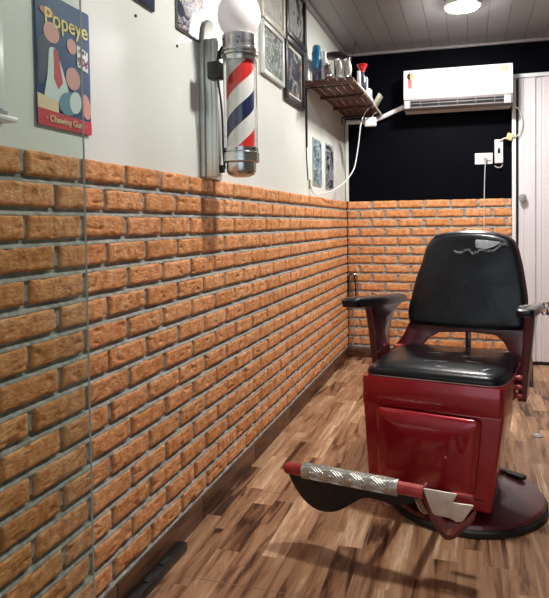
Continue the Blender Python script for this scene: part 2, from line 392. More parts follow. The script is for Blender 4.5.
def mortar(parent, s0, s1, mapf, step):
    zs = [(0, -.008), (BOTB-.004, -.008)]
    for k in reversed(range(ROWS)):
        z1 = TOPB-k*PH; g0 = z1-PH
        zs += [(g0-.002, -.0025), (g0+.003, -.0045), (g0+GAP*.55, -.0145), (g0+GAP+.001, -.0150), (g0+GAP+.010, -.009), (z1-.012, -.009)]
    zs += [(TOPB-.002, -.011)]
    n = int((s1-s0)/step)+1; V = []; Fc = []
    for i in range(n):
        s = s0+(s1-s0)*i/(n-1)
        for (z_, h) in zs:
            a = Vector((s*9, z_*9, 3)); b_ = Vector((s*55, z_*55, 1))
            V.append(mapf(s, z_+.0012*noise.noise(a*2), h+.0012*noise.noise(b_)+.0008*noise.noise(a*3)))
    m = len(zs)
    for i in range(n-1):
        for j in range(m-1): Fc.append((i*m+j, (i+1)*m+j, (i+1)*m+j+1, i*m+j+1))
    me = bpy.data.meshes.new('mortar_bed'); me.from_pydata(V, [], Fc); me.update(); me.materials.append(MT['mortar'])
    ob = bpy.data.objects.new('mortar_bed', me); col.objects.link(ob); ob.parent = parent; return ob
mortar(wl, .5, D-.002, lambda s, z, h: (h, s, z), .012)
brick_wall('brick_facing', rows(X0, .002, 1.335, 0), lambda s, z, h: (s, -h-.001, z), lambda s: False, wf)
mortar(wf, 0.0, 1.336, lambda s, z, h: (s, -h, z), .015)
# skirting tiles
b = MB()
for k in range(8): b.box((-.002, .62+k*.59, .046), (.016, .586, .090), .002)
tag(b.build('baseboard_left', 'skirt', ang=30), kind='structure')
b = MB()
for k in range(3): b.box((.012+.22+k*.445, 0, .040), (.442, .016, .078), .002)
o = b.build('baseboard_far', 'skirt', ang=30); o.location = (0, D, 0); o.rotation_euler = (0, 0, WA); tag(o, kind='structure')
# ceiling moulding and the white corner strip
tag(MB().box((0.0, 1.95, H-.012), (.03, 6.1, .022), .004).build('trim_1', 'ac_grey'), kind='structure')
o = MB().box((1.28, -.004, H-.012), (2.5, .03, .022), .004).build('trim_2', 'ac_grey'); o.location = (0, D, 0); o.rotation_euler = (0, 0, WA); tag(o, kind='structure')
o = MB().box((.003, -.002, (TOPB+2.0)/2), (.026, .028, 2.0-TOPB), .004).build('trim_3', 'plaster'); o.location = (0, D, 0); o.rotation_euler = (0, 0, WA); tag(o, kind='structure')

# door: white folding door of ribbed plastic in a white frame
dr = bpy.data.objects.new('door_1', None)
P_ = []; s = 1.386; xs = [s]
prof = []
while s < 2.30:
    prof += [(s, .0), (s+.003, -.010), (s+.034, -.012), (s+.038, -.004), (s+.044, -.004), (s+.048, -.015), (s+.122, -.018), (s+.126, -.006), (s+.131, -.006), (s+.134, .0)]
    s += .135
b = MB(); n = len(prof)
vs = [(x, y-.008, .03) for x, y in prof]+[(x, y-.008, 2.285) for x, y in prof]
b.add(vs, [(i, i+1, n+i+1, n+i) for i in range(n-1)])
dr = b.build('door_1', pm('white_pvc', S(226, 222, 224), S(232, 228, 230), .3, scale=2), ang=25)
dr.location = (0, D, 0); dr.rotation_euler = (0, 0, WA); tag(dr, kind='structure')
b = MB().box((1.3505, -.010, 1.155), (.028, .045, 2.31), .003).box((1.85, -.010, 2.302), (1.03, .055, .03), .003)
b.build('door_frame', 'white_pl', dr)
MB().box((1.3755, .006, 1.14), (.022, .012, 2.28)).box((1.84, .006, .012), (.94, .03, .022)).build('door_gap', 'black_pl', dr, ang=0)
MB().lathe([(.0, 0), (.012, 0), (.012, .02), (.026, .024), (.031, .036), (.027, .048), (.0, .051)], (1.412, -.018, 1.337), 28, 'Y').build('door_handle', pm('satin_knob', S(176, 172, 170), None, .3, .6), dr)

# ------------------------------------------------------------ ceiling lamps
def lamp(loc, strength, label):
    t = thing('ceiling_lamp', label, 'lamp', (loc[0], loc[1], H), 0, None)
    MB().lathe([(.0, 0), (.118, 0), (.12, -.008), (.118, -.03), (.108, -.034), (.0, -.034)], n=48).build('lamp_rim', 'white_pl', t)
    m = emit('lit_diffuser_%d' % int(strength), (1, .965, .93, 1), strength)
    MB().lathe([(.104, -.0345), (.100, -.040), (.07, -.045), (.03, -.048), (.002, -.049)], n=48).build('diffuser', m, t)
    return t
lamp((.968, 4.10), LAMP_BACK, 'round flush white ceiling lamp, lit, near the air conditioner')
lamp((.93, 2.12), LAMP_MAIN, 'round white ceiling lamp above the barber chair, nearer the entrance')

# ------------------------------------------------------------ barber chair
ch = thing('barber_chair', 'red enamelled barber chair with black vinyl seat and torn backrest', 'chair', (.915, 2.51, 0), math.radians(-9.5))
b = MB().lathe([(.0, 0), (.352, 0), (.360, .006), (.360, .022), (.352, .028), (.0, .028)], n=72); b.v = [(x*.875+.07, y*.875+.03, z) for x, y, z in b.v]
b.build('base_rubber_ring', 'black_rub', ch)
b = MB().lathe([(.0, .020), (.346, .020), (.350, .030), (.343, .042), (.30, .052), (.22, .064), (.15, .078), (.125, .095), (.0, .096)], n=72); b.v = [(x*.875+.07, y*.875+.03, z) for x, y, z in b.v]
b.build('base_disc', 'red_d', ch)
MB().lathe([(.0, .09), (.115, .09), (.112, .12), (.085, .13), (.085, .30), (.0, .30)], (.03, .03, 0), 40).build('pedestal', 'red_d', ch)
# body
T_ = [(-.277, -.25, .452), (.252, -.25, .452), (.252, .20, .452), (-.277, .20, .452)]
B_ = [(-.262, -.230, .080), (.205, -.230, .080), (.205, .13, .080), (-.262, .13, .080)]
MB().hexa(T_, B_, .012).build('body', 'red', ch)
pan = roundpoly([(-.222, .150), (.150, .140), (.180, .438), (-.224, .446)], .028, 6)
fy = lambda z: -.25+(.452-z)*.051
MB().pillow(pan, lambda u, v, h: (u, fy(v)+.002-h, v), [(1, 0), (.995, .006), (.98, .013), (.955, .019), (.92, .0245), (.86, .029), (.76, .033), (.6, .036), (.35, .038), (.15, .0385)]).build('front_panel', 'red', ch)
b = MB()
b.box((-.022, -.236, .126), (.40, .006, .004), .001); b.build('lower_trim_bead', 'red_w', ch)
# seat skirt and cushion
sk = roundpoly([(-.277, -.265), (.250, -.265), (.272, -.16), (.272, .215), (-.277, .215)], .022, 4)
MB().prism(sk, lambda u, v, k: (u, v, .447 if k == 0 else .556), .004).build('seat_skirt', 'red', ch)
cs = roundpoly([(-.262, -.258), (.238, -.258), (.265, -.155), (.265, .18), (.20, .24), (-.20, .24), (-.262, .18)], .05, 6)
def seat(u, v, h):
    return (u, v, .556+h+(.0016*noise.noise(Vector((u*30, v*30, 0)))+.004*noise.noise(Vector((u*9, v*9, 4))) if h > .03 else 0))
MB().pillow(cs, seat, [(1.0, 0), (1.012, .008), (1.01, .018), (.99, .029), (.95, .037), (.88, .042), (.78, .045), (.65, .047), (.5, .049), (.35, .049), (.2, .05), (.08, .05)]).build('seat_cushion', 'vinyl', ch)
b = MB(); n = len(cs); b.tube([(u*1.004, v*1.004, .560) for u, v in cs+[cs[0]]], .0035, 6, 0); b.build('seat_piping', pm('pale_piping', S(120, 92, 92), S(150, 120, 118), .4), ch)
# worn spots on the seat
b = MB()
for (u, v, a, w_, h_) in ((-.03, -.215, .05, .07, .010), (.02, -.20, -.1, .05, .006), (-.17, -.12, .5, .014, .006), (-.02, -.13, .2, .10, .004), (.12, -.09, -.3, .07, .004), (.18, -.19, .9, .05, .008), (-.05, .02, .1, .06, .003), (.10, .01, .3, .09, .003)):
    pts = []
    for k in range(12):
        t = 2*PI*k/12; q = 1+.35*noise.noise(Vector((k*1.7, u*40, v*40))); x = w_/2*math.cos(t)*q; y = h_/2*math.sin(t)*q*1.6
        pts.append((u+x*math.cos(a)-y*math.sin(a), v+x*math.sin(a)+y*math.cos(a)))
    def zz(x, y):
        r = max(abs(x)/.265, abs(y)/.258)
        return .556+(.0485 if r < .6 else .046 if r < .78 else .040)+.002
    MB().prism(pts, lambda x, y, k: (x, y, zz(x, y)-.003+k*.003)).build('worn_patch', 'vinyl_w', ch, label='pale scuff in the black seat vinyl')
# back: red frame, shell, black cushion
by = lambda z: .25+.2*(z-.68)
bk = [(-.219, .684), (-.229, .734), (-.217, .803), (-.2, .887), (-.173, .97), (-.155, 1.04), (-.128, 1.078), (-.094, 1.096), (-.028, 1.107), (.037, 1.109), (.101, 1.107), (.149, 1.1), (.187, 1.088), (.217, 1.071), (.238, 1.042), (.249, 1.007), (.263, .947), (.274, .883), (.283, .824), (.285, .777), (.285, .718), (.277, .685), (.2, .68), (.117, .676), (.035, .675), (-.081, .679)]
bk = [(p.x, p.y) for p in smoothpath([(x, z, 0) for x, z in bk+[bk[0]]], 3)][:-1]
shl = [(.033+(x-.033)*1.022, .90+(z-.90)*1.012) for x, z in bk]
MB().prism(shl, lambda u, v, k: (u, by(v)+.012+k*.035, v), .012, 3).build('back_shell', 'red_d', ch)
def prof(poly, u, v, rings):
    n = len(poly); cu = sum(p[0] for p in poly)/n; cv = sum(p[1] for p in poly)/n; k = .01
    a = math.atan2(v-cv, u-cu); r = math.hypot(u-cu, v-cv); best = 9
    for p in poly:
        d = abs((math.atan2(p[1]-cv, p[0]-cu)-a+PI) % (2*PI)-PI)
        if d < best: best = d; k = r/math.hypot(p[0]-cu, p[1]-cv)
    for i in range(len(rings)-1):
        (k0, h0), (k1, h1) = rings[i], rings[i+1]
        if k0 >= k >= k1 and k0 > k1: return h0+(h1-h0)*(k0-k)/(k0-k1)
    return rings[-1][1] if k < .5 else 0
BR = [(1.004, .010), (.998, .022), (.98, .033), (.95, .040), (.90, .044), (.82, .046), (.72, .048), (.6, .050), (.45, .052), (.3, .053), (.15, .054)]
cf = lambda u, v: by(v)+.014-prof(bk, u, v, BR)-.0015        # front surface of the back cushion
def bc(u, v, h):
    d = .0025*noise.noise(Vector((u*10, v*10, 2)))+.001*noise.noise(Vector((u*34, v*34, 0))) if h > .02 else 0
    return (u, by(v)+.014-h-d, v)
MB().pillow(bk, bc, [(1, 0), (1.004, .010), (.998, .022), (.98, .033), (.95, .040), (.90, .044), (.82, .046), (.72, .048), (.6, .050), (.45, .052), (.3, .053), (.15, .054)]).build('back_cushion', 'vinyl', ch)
# torn seam: ragged curl of vinyl with grey backing showing
tr = smoothpath([(-.02, 1.020, 0), (.007, 1.012, 0), (.038, 1.026, 0), (.065, 1.010, 0), (.1, 1.026, 0), (.135, 1.018, 0), (.169, 1.034, 0), (.186, 1.052, 0), (.205, 1.046, 0)], 14)
b = MB()
for i, p in enumerate(tr):
    q = .5+.5*noise.noise(Vector((i*.9, 3, 1))); rr_ = .0024+.0065*max(0, q)**1.5
    b.lathe([(0.0, -rr_), (rr_*.8, -rr_*.6), (rr_, 0), (rr_*.7, rr_*.7), (0, rr_)], (p.x+.006*noise.noise(Vector((i*2.1, 0, 0))), cf(p.x, p.y), p.y+.009*noise.noise(Vector((i*1.3, 5, 0)))), 7)
b.build('torn_seam', pm('frayed_lining', S(30, 30, 34), S(150, 150, 154), .7, scale=140, bump=.8), ch, label='ragged torn seam across the top of the backrest')
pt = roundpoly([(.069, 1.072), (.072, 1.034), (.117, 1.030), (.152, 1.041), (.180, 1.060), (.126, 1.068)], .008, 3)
MB().prism(pt, lambda u, v, k: (u, cf(u, v)+.003-k*.006, v), .001).build('painted_sheen', pm('sheen_grey', S(128, 132, 138), S(176, 180, 184), .35, scale=40, bump=.4), ch, label='pale grey painted light reflection above the tear')  # light reflecting off the vinyl, painted as a pale grey shape
fr = [(-.219, .699), (-.248, .631), (-.292, .571), (-.338, .514), (-.338, .452), (-.268, .452), (-.211, .503), (-.173, .567), (-.126, .626), (-.081, .652), (.052, .661), (.163, .655), (.196, .627), (.22, .585), (.233, .525), (.237, .452), (.318, .452), (.312, .558), (.293, .72)]
MB().prism(fr, lambda u, v, k: (u, by(v)-.006+k*.04, v), .006).build('back_frame', 'red_d', ch)  # shade on the frame is put into its colour by the darker red
MB().box((.04, .28, .60), (.024, .024, .14), .004).build('back_post', 'red_d', ch)
MB().box((-.245, .20, .578), (.06, .05, .028), .008).build('hinge_block', 'red_w', ch)
for z in (.565, .530, .495): MB().lathe([(0, -.012), (.010, -.012), (.012, 0), (.010, .012), (0, .012)], (.283, -.03, z-.02), 16, 'X').build('side_bolt', 'red_w', ch)
# arms
for sgn, nm_ in ((-1, 'l'), (1, 'r')):
    pl = [(-.055, .80), (-.035, .70), (-.022, .56), (-.016, .47), (.0, .445), (.11, .445), (.135, .47), (.15, .56), (.175, .64), (.215, .70), (.30, .738), (.43, .762), (.43, .782), (-.055, .820)]
    pl = [(p.x, p.y) for p in smoothpath([(a, c, 0) for a, c in pl], 3)]
    MB().prism(pl, lambda u, v, k: (sgn*(.275+.030*(v-.445)/.37+k*.032), u, v), .005).build('arm_support', 'red_d', ch)
    ap = roundpoly([(.285, -.265), (.362, -.265), (.350, .50), (.282, .44)], .028, 5)
    zt = lambda v: .857-.085*(v+.25)
    MB().pillow(ap, lambda u, v, h: (sgn*(u if sgn < 0 else .292+(u-.285)*.80), v, zt(v)-.038+h if sgn < 0 else .846-.105*(v+.25)-.030+h*.8), [(1, 0), (1.0, .006), (1.02, .014), (1.02, .026), (.99, .034), (.90, .037), (.4, .038)]).build('armrest_pad', 'vinyl', ch)
    if sgn == 1:
        MB().box((.300, .02, .8190), (.020, .30, .006), .002, ('X', -.105)).build('armrest_metal_strip', 'chrome', ch)
        MB().tube([(.366, .10, .775), (.372, .11, .80), (.372, .12, .822)], lambda q: .012+.004*math.sin(q*9), 10).build('plastic_cover', glass('clear_plastic', (.95, .95, .93, 1), .15), ch)
# footrest
yb = -.60
f = MB().tube([(-.438, yb, .288), (-.20, yb, .291), (.048, yb, .291)], .0205, 20, 0); f.lathe([(0, -.012), (.014, -.009), (.0205, 0), (.014, .009), (0, .012)], (-.438, yb, .288), 20, 'X')
fb = f.build('footrest_bar', 'red_w', ch)
fl_ = MB().tube([(-.376, yb, .289), (-.034, yb, .291)], .0245, 28, 0, True).build('footrest_tread', 'tread', ch, label='ribbed worn aluminium tread sleeve on the footrest bar')
b = MB()                                     # herringbone ribs of the tread
for k in range(27):
    x0 = -.366+k*.0122; sg = 1 if (k//3) % 2 == 0 else -1
    for a0 in (-2.6, -1.85, -1.1, -.35, .4, 1.15, 1.9):
        pts = []
        for j in range(4):
            a = a0+j*.22; xx = x0+sg*(j-1.5)*.009
            pts.append((min(max(xx, -.375), -.035), yb-.0246*math.cos(a-.3), .290+.0246*math.sin(a+.5-.8+.3)))
        pts = [(x, yb-.0248*math.cos(a0+j*.22), .290+.0248*math.sin(a0+j*.22)) for j, (x, y, z) in enumerate(pts)]
        b.tube(pts, .0026, 5, 0)
b.build('tread_rib', 'tread', fl_)
lob = [(-.449, .294), (-.434, .236), (-.408, .179), (-.367, .138), (-.317, .129), (-.266, .145), (-.209, .187), (-.158, .222), (-.088, .222), (-.019, .225), (.028, .260), (.046, .290)]
lob = [(p.x, p.y) for p in smoothpath([(x, z, 0) for x, z in lob], 3)]
MB().prism(lob, lambda u, v, k: (u, yb+.004+.3*(.29-v)+k*.012, v), .002).build('kick_plate', 'black_rub', ch)
co = smoothpath([(.042, .300, 0), (.053, .255, 0), (.069, .206, 0), (.094, .169, 0), (.117, .151, 0), (.142, .159, 0), (.162, .179, 0), (.187, .208, 0), (.204, .232, 0)], 4)
ci = smoothpath([(.050, .301, 0), (.066, .258, 0), (.083, .220, 0), (.101, .187, 0), (.122, .169, 0), (.14, .175, 0), (.157, .190, 0), (.180, .215, 0), (.199, .238, 0)], 4)
MB().prism([(p.x, p.y) for p in co]+[(p.x, p.y) for p in ci[::-1]], lambda u, v, k: (u, yb+k*.045, v+k*.004), .001).build('footrest_scoop', 'rust', ch, label='curved rusty scoop at the end of the footrest')
pp = roundpoly([(0.046, 0.305), (0.155, 0.306), (0.139, 0.276), (0.205, 0.28), (0.185, 0.247), (0.17, 0.223), (0.152, 0.217), (0.13, 0.226), (0.085, 0.226), (0.075, 0.233)], .006, 3)
MB().prism(pp, lambda u, v, k: (u, -.606+k*.006, v), .0015).build('footrest_plate', 'bare', ch, label='pale bare metal plate at the end of the footrest')
MB().box((.150, -.50, .252), (.075, .02, .026), .008).build('footrest_stub', 'red_w', ch)
for x in (-.12, .02): MB().tube([(x, -.20, .14), (x, -.33, .13), (x, -.47, .17), (x, -.585, .27)], .014, 10).build('footrest_arm', 'red_d', ch)
# pump lever
b = MB().tube([(.09, .10, .10), (.17, .22, .085), (.20, .235, .06), (.262, .212, .062)], .011, 10).box((.25, .210, .064), (.08, .035, .018), .006, ('Z', -.4))
b.build('pump_lever', 'black_rub', ch)

# ------------------------------------------------------------ left wall: barber pole and bracket
PXc, PYc = .145, 2.20
br = thing('pole_bracket', 'aluminium channel bracket holding the barber pole on the wall', 'bracket', (PW, 2.2, 1.335))
def bl(x, y, z): return (x-PW, y-2.2, z-1.335)
pl = [(2.165, 1.345), (2.175, 1.337), (2.325, 1.337), (2.335, 1.345), (2.335, 1.88), (2.328, 1.92), (2.308, 1.955), (2.28, 1.974), (2.25, 1.98), (2.22, 1.974), (2.192, 1.955), (2.172, 1.92), (2.165, 1.88)]
MB().prism(pl, lambda u, v, k: bl(PW+.001+k*.022, u, v), .006, 3).build('wall_plate', pm('pale_plate', S(200, 204, 198), S(214, 216, 210), .35, .3), br)
b = MB()
b.box(bl(.022, 2.176, 1.612), (.026, .010, .54), .001); b.box(bl(.046, 2.174, 1.612), (.018, .014, .54), .002)
b.box(bl(.058, 2.183, 1.612), (.008, .026, .54), .002); b.box(bl(.03, 2.194, 1.612), (.056, .008, .54), .002)
b.build('channel', 'alu', br)
MB().box(bl(.0355, 2.175, 1.612), (.004, .006, .54)).build('channel_groove', 'black_pl', br, ang=0)
for z in (1.82, 1.372): MB().tube([bl(.060, 2.190, z), bl(.074, 2.192, z+.002)], .016, 12, 0).build('pole_clamp', 'dark_metal', br)
bx = thing('junction_box', 'small black junction box clipped on the pole bracket', 'box', (.078, 2.115, 1.705))
MB().box((0, 0, .033), (.05, .05, .066), .006).build('box_body', 'black_pl', bx)
MB().tube([(.0, .01, .06), (.004, .024, .10), (.012, .04, .135)], .0045, 8).tube([(.006, .01, .002), (.012, .03, -.12), (.008, .045, -.27), (.012, .05, -.335)], .0045, 8).build('cable', 'black_rub', bx)

bp = thing('barber_pole', 'chrome barber pole with red, white and blue spiral stripes and globe', 'barber pole', (PXc, PYc, 1.336))
z = lambda v: v-1.336
MB().lathe([(.0, z(1.338)), (.03, z(1.339)), (.050, z(1.347)), (.058, z(1.360)), (.058, z(1.392)), (.066, z(1.394)), (.071, z(1.398)), (.071, z(1.432)), (.067, z(1.436)), (.067, z(1.452)), (.0, z(1.453))], n=56).build('bottom_cap', 'chrome', bp)
sp_ = MB().lathe([(.0545, 0), (.0545, .37)], n=56).build('striped_cylinder', 'stripe', bp); sp_.location = (0, 0, z(1.450))
MB().lathe([(.0615, z(1.447)), (.0615, z(1.815)), (.0598, z(1.815)), (.0598, z(1.447)), (.0615, z(1.447))], n=56, cap=False).build('glass_tube', thin_glass('clear_tube', (.985, .99, .985, 1)), bp)
b = MB()
for a in (math.radians(20), math.radians(200), math.radians(110)): b.tube([(.064*math.cos(a), .064*math.sin(a), z(1.44)), (.064*math.cos(a), .064*math.sin(a), z(1.82))], .0022, 8, 0)
b.build('tie_rod', 'polish', bp)
MB().lathe([(.0, z(1.786)), (.064, z(1.786)), (.067, z(1.794)), (.067, z(1.806)), (.074, z(1.808)), (.074, z(1.816)), (.070, z(1.819)), (.074, z(1.823)), (.074, z(1.832)), (.068, z(1.835)), (.068, z(1.886)), (.060, z(1.890)), (.0, z(1.891))], n=56).build('top_collar', 'chrome', bp)
for a in range(6):
    t = a*PI/3+.5
    for zz_ in (1.866, 1.846, 1.444):
        MB().lathe([(0, -.003), (.0035, -.003), (.0035, .003), (0, .003)], (.068*math.cos(t+zz_*3), .068*math.sin(t+zz_*3), z(zz_)), 8).build('rivet', 'dark_metal', bp)
MB().lathe([(.050, z(1.888)), (.060, z(1.899)), (.074, z(1.919)), (.083, z(1.946)), (.085, z(1.972)), (.080, z(2.001)), (.066, z(2.026)), (.045, z(2.044)), (.02, z(2.053)), (.002, z(2.055))], n=48).build('globe', 'bulb', bp)

# ------------------------------------------------------------ left wall: poster, pictures
RX = (PI/2, 0, PI/2)
po = thing('poster', 'blue retro poster with red foot band behind the glass edge', 'poster', (PW, 1.343, 1.405))
def pz(y, z_): return (y-1.33, z_-1.405)
pq = roundpoly([(-.108, 0), (.108, 0), (.108, .335), (-.108, .335)], .008, 3)
MB().prism(pq, lambda u, v, k: (.001+k*.005, u, v), .001).build('panel', pm('poster_blue', S(22, 62, 112), S(28, 72, 124), .6, scale=4), po)
def flat(name, poly, mat, parent, x=.0065, th=.0008, rnd=.0):
    q = roundpoly(poly, rnd, 4) if rnd else poly
    return MB().prism(q, lambda u, v, k: (x+k*th, u, v)).build(name, mat, parent, ang=0)
def ell(cu, cv, a, b_, n=28, t=0): return [(cu+a*math.cos(2*PI*k/n)*math.cos(t)-b_*math.sin(2*PI*k/n)*math.sin(t), cv+a*math.cos(2*PI*k/n)*math.sin(t)+b_*math.sin(2*PI*k/n)*math.cos(t)) for k in range(n)]
ink = {k: pm('ink_'+k, v, None, .4) for k, v in dict(red=S(196, 40, 56), cream=S(232, 206, 166), pale=S(212, 224, 222), navy=S(32, 50, 74), pink=S(214, 150, 142), sky=S(96, 138, 160), yellow=S(232, 214, 120), white=S(232, 234, 230), maroon=S(140, 24, 60)).items()}
flat('foot_band', [(-.108, .0), (.108, .0), (.108, .036), (-.108, .042)], ink['red'], po, rnd=.006)
flat('artwork_shape', [(-.108, .042), (-.03, .040), (-.03, .068), (-.108, .078)], ink['cream'], po)
flat('artwork_shape', [(-.104, .10), (-.088, .10), (-.058, .18), (-.050, .22), (-.075, .235), (-.104, .21)], ink['navy'], po)
flat('artwork_shape', [(-.085, .072), (-.01, .066), (.012, .10), (-.012, .155), (-.040, .205), (-.062, .20), (-.07, .13)], ink['pale'], po, .0068, rnd=.01)
flat('artwork_shape', [(-.045, .20), (-.030, .198), (-.012, .12), (-.030, .10), (-.046, .125)], ink['red'], po, .0074)
flat('artwork_shape', ell(-.052, .238, .030, .026), ink['pink'], po, .0071)
flat('artwork_shape', ell(-.066, .285, .028, .011, t=-.1), pm('ink_rust', S(186, 96, 72)), po, .0071)
flat('artwork_shape', ell(.030, .140, .030, .030), ink['pink'], po, .0071)
flat('artwork_shape', ell(.028, .225, .020, .020), ink['pink'], po, .0068)
flat('artwork_shape', ell(.010, .070, .040, .030, t=.3), ink['sky'], po, .0074)
flat('artwork_shape', ell(.038, .078, .024, .030, t=-.3), ink['pale'], po, .0078)
flat('artwork_shape', ell(.085, .075, .020, .034, t=.2), ink['pink'], po, .0068)
flat('price_box', [(.050, .178), (.096, .170), (.096, .226), (.050, .236)], ink['white'], po, .0070)
text('lettering', 'Popeye', .060, ink['yellow'], po, (.0074, .010, .276), (PI/2, 0, PI/2), sx=1.0, bold=.0005).rotation_euler = (PI/2, -.03, PI/2)
text('lettering', '90\u00a2', .030, ink['maroon'], po, (.0084, .074, .193), RX, bold=.0004)
text('lettering', 'ONLY', .013, ink['navy'], po, (.0084, .073, .221), RX)
text('lettering', '\u00b7 Chewing Gum \u00b7', .024, ink['cream'], po, (.0084, .003, .020), RX, bold=.0004)

def picture(name, label, y0, y1, z0, z1, fm, art_, bw=.025, th=.02, mat_=None, mw=.0, group=None, tilt=0.0, off=0.002):
    cy, cz = (y0+y1)/2, (z0+z1)/2; t = thing(name, label, 'picture', (PW+off, cy, z0)); a, h = (y1-y0)/2, (z1-z0)
    t.rotation_euler = (tilt, 0, 0)
    b = MB()
    for (c, d) in (((th/2, -a+bw/2, h/2), (th, bw, h)), ((th/2, a-bw/2, h/2), (th, bw, h)), ((th/2, 0, bw/2), (th, 2*a-2*bw+.002, bw)), ((th/2, 0, h-bw/2), (th, 2*a-2*bw+.002, bw))): b.box(c, d, .003)
    b.build('frame', fm, t)
    MB().box((.004, 0, h/2), (.006, 2*a-bw, h-bw)).build('mount' if mat_ else 'backing', mat_ or fm, t, ang=0)
    MB().box((.0085, 0, h/2), (.002, 2*(a-bw-mw), h-2*bw-2*mw)).build('print', art_, t, ang=0)
    return t
white_f = pm('white_frame', S(214, 218, 214), None, .3); black_f = pm('black_frame', S(26, 24, 24), S(40, 36, 34), .35)
cream_f = pm('cream_frame', S(196, 192, 172), None, .4); cream_m = pm('cream_mount', S(206, 204, 188), None, .7); steel_f = pm('grey_edge', S(120, 118, 112), None, .4, .5)
picture('framed_picture', 'white framed picture with grey and green print beside the pole', 2.890, 3.255, 1.925, 2.200, white_f, art('print_collage', [S(60, 70, 70), S(196, 200, 196), S(110, 124, 110), S(70, 104, 64), S(168, 176, 178)], 9, 1.3), .024, .02)
picture('framed_picture', 'black framed picture with dark print, cream mount and orange figure', 3.285, 3.69, 1.872, 2.244, black_f, art('print_dark', [S(150, 158, 150), S(36, 40, 52), S(54, 60, 78), S(40, 42, 50), S(176, 112, 64)], 8, 4.1), .034, .024, cream_m, .022)
picture('framed_picture', 'black framed certificate picture above the dark print, meeting the ceiling', 3.31, 3.73, 2.250, 2.579, black_f, art('print_grey', [S(50, 52, 54), S(168, 172, 168), S(150, 156, 152), S(92, 96, 96)], 4, 7.7), .034, .024)
picture('framed_picture', 'cream framed pale document above the white framed picture', 2.89, 3.29, 2.212, 2.53, cream_f, art('print_pale', [S(160, 164, 150), S(206, 208, 198), S(188, 190, 180), S(214, 214, 204)], 5, 9.4), .03, .018, cream_m, .02)
picture('wall_picture', 'narrow grey edged picture of dark blue and pink shapes left of the pole', 1.975, 2.200, 1.868, 2.22, steel_f, art('print_blue', [S(34, 48, 74), S(190, 182, 180), S(58, 76, 104), S(206, 178, 170), S(150, 148, 152)], 13, 2.2), .006, .008)
picture('wall_picture', 'small dark blue picture at the top edge, right of the poster', 1.66, 1.815, 1.868, 2.12, steel_f, art('print_navy', [S(28, 38, 68), S(36, 48, 82), S(120, 130, 150)], 8, 5.5), .004, .006)
def metalsign(label, y0, y1, z0, z1, m):
    t = thing('metal_sign', label, 'sign', (PW, (y0+y1)/2, z0)); a = (y1-y0)/2
    MB().prism(roundpoly([(-a, 0), (a, 0), (a, z1-z0), (-a, z1-z0)], .01, 3), lambda u, v, k: (.001+k*.005, u, v), .001).build('border', pm('sign_border', S(168, 178, 176), None, .4), t)
    MB().prism(roundpoly([(-a+.012, .012), (a-.012, .012), (a-.012, z1-z0-.012), (-a+.012, z1-z0-.012)], .008, 3), lambda u, v, k: (.0062+k*.0015, u, v)).build('print', m, t, ang=0)
metalsign('upright teal and white sign below the shelf, nearer the pole', 3.93, 4.18, 1.415, 1.745, art('sign_teal', [S(26, 42, 60), S(190, 202, 200), S(80, 118, 136), S(30, 50, 70)], 13, 3.1))
metalsign('upright dark sign with pale diagonal marks, nearer the far corner', 4.30, 4.57, 1.410, 1.752, art('sign_dark', [S(30, 28, 42), S(36, 36, 56), S(176, 178, 182), S(30, 30, 44)], 12, 8.3, (1, 1, 1)))
for (y, z_, l) in ((1.705, 1.822, 'small dark nail hole plug below the small blue picture'), (1.985, 1.805, 'dark wall plug below the grey edged picture, left of pole')):
    tag(MB().lathe([(0, 0), (.005, 0), (.005, .004), (0, .005)], (PW, y, z_), 10, 'X').build('wall_plug', 'black_pl', org=(PW, y, z_)), l, 'wall plug')

# glass screen at the entrance and the box behind it
gp = thing('glass_screen', 'clear glass screen at the left, its vertical edge crossing the poster', 'glass panel', (.18, .90, 0))
MB().box((0.179, 0, 1.295), (.0012, .0038, 2.578)).build('glass_edge', pm('pale_green_edge', S(150, 160, 146), None, .35), gp, ang=0)
MB().box((0, 0, 1.295), (.356, .004, 2.58)).build('glass_pane', thin_glass('greenish_glass', (.87, .92, .885, 1)), gp, ang=20)
sw = thing('meter_box', 'white stepped wall box at the left edge, behind the glass', 'box', (PW, 1.04, 1.386))
MB().box((.019, -.01, .12), (.036, .13, .19), .004).build('cover', 'white_pl', sw)
MB().box((.021, .01, .008), (.042, .155, .012), .003).build('lower_ledge', 'white_pl', sw)
MB().box((.018, .0, .0195), (.034, .125, .008)).build('seam', 'ac_grey', sw, ang=0)

# black strip lying on the floor by the wall
ps = thing('power_strip', 'long black strip lying on the floor against the skirting', 'power strip', (.026, 1.60, 0))
MB().box((0, 0, .016), (.036, .56, .030), .004).build('casing', 'black_pl', ps)
for k in range(4): MB().box((0, -.15+k*.1, .0325), (.022, .05, .004), .0015).build('socket', 'black_rub', ps)

# ------------------------------------------------------------ shelf and what stands on it
SZ = 2.066
sh = thing('slatted_shelf', 'dark wooden slatted shelf on black brackets in the corner', 'shelf', (PW, 3.73, SZ))
for k in range(6): MB().box((.030+k*.0545, .635, .0), (.040, 1.27, .016), .002).build('slat', 'wood_d', sh)
for y in (.012, .44, .86, 1.255): MB().box((.164, y, -.018), (.32, .026, .020), .002).build('batten', 'wood_d', sh)
for y, l_ in ((.055, .385), (1.19, .06)): MB().box((.004, y, -.0275-l_/2), (.006, .018, l_), .001).box((.15, y, -.0305), (.29, .018, .006), .001).build('bracket', 'dark_metal', sh)
for k in range(6): MB().lathe([(0, -.002), (.004, -.002), (.004, .001), (0, .001)], (.30-.01, .15+k*.09, -.009), 8).build('screw', 'polish', sh)
SB = SZ+.0085
def onshelf(n, l, c, x, y): return thing(n, l, c, (x, y, SB))
t = onshelf('spray_bottle', 'blue capped bottle at the near end of the shelf', 'bottle', .048, 3.83)
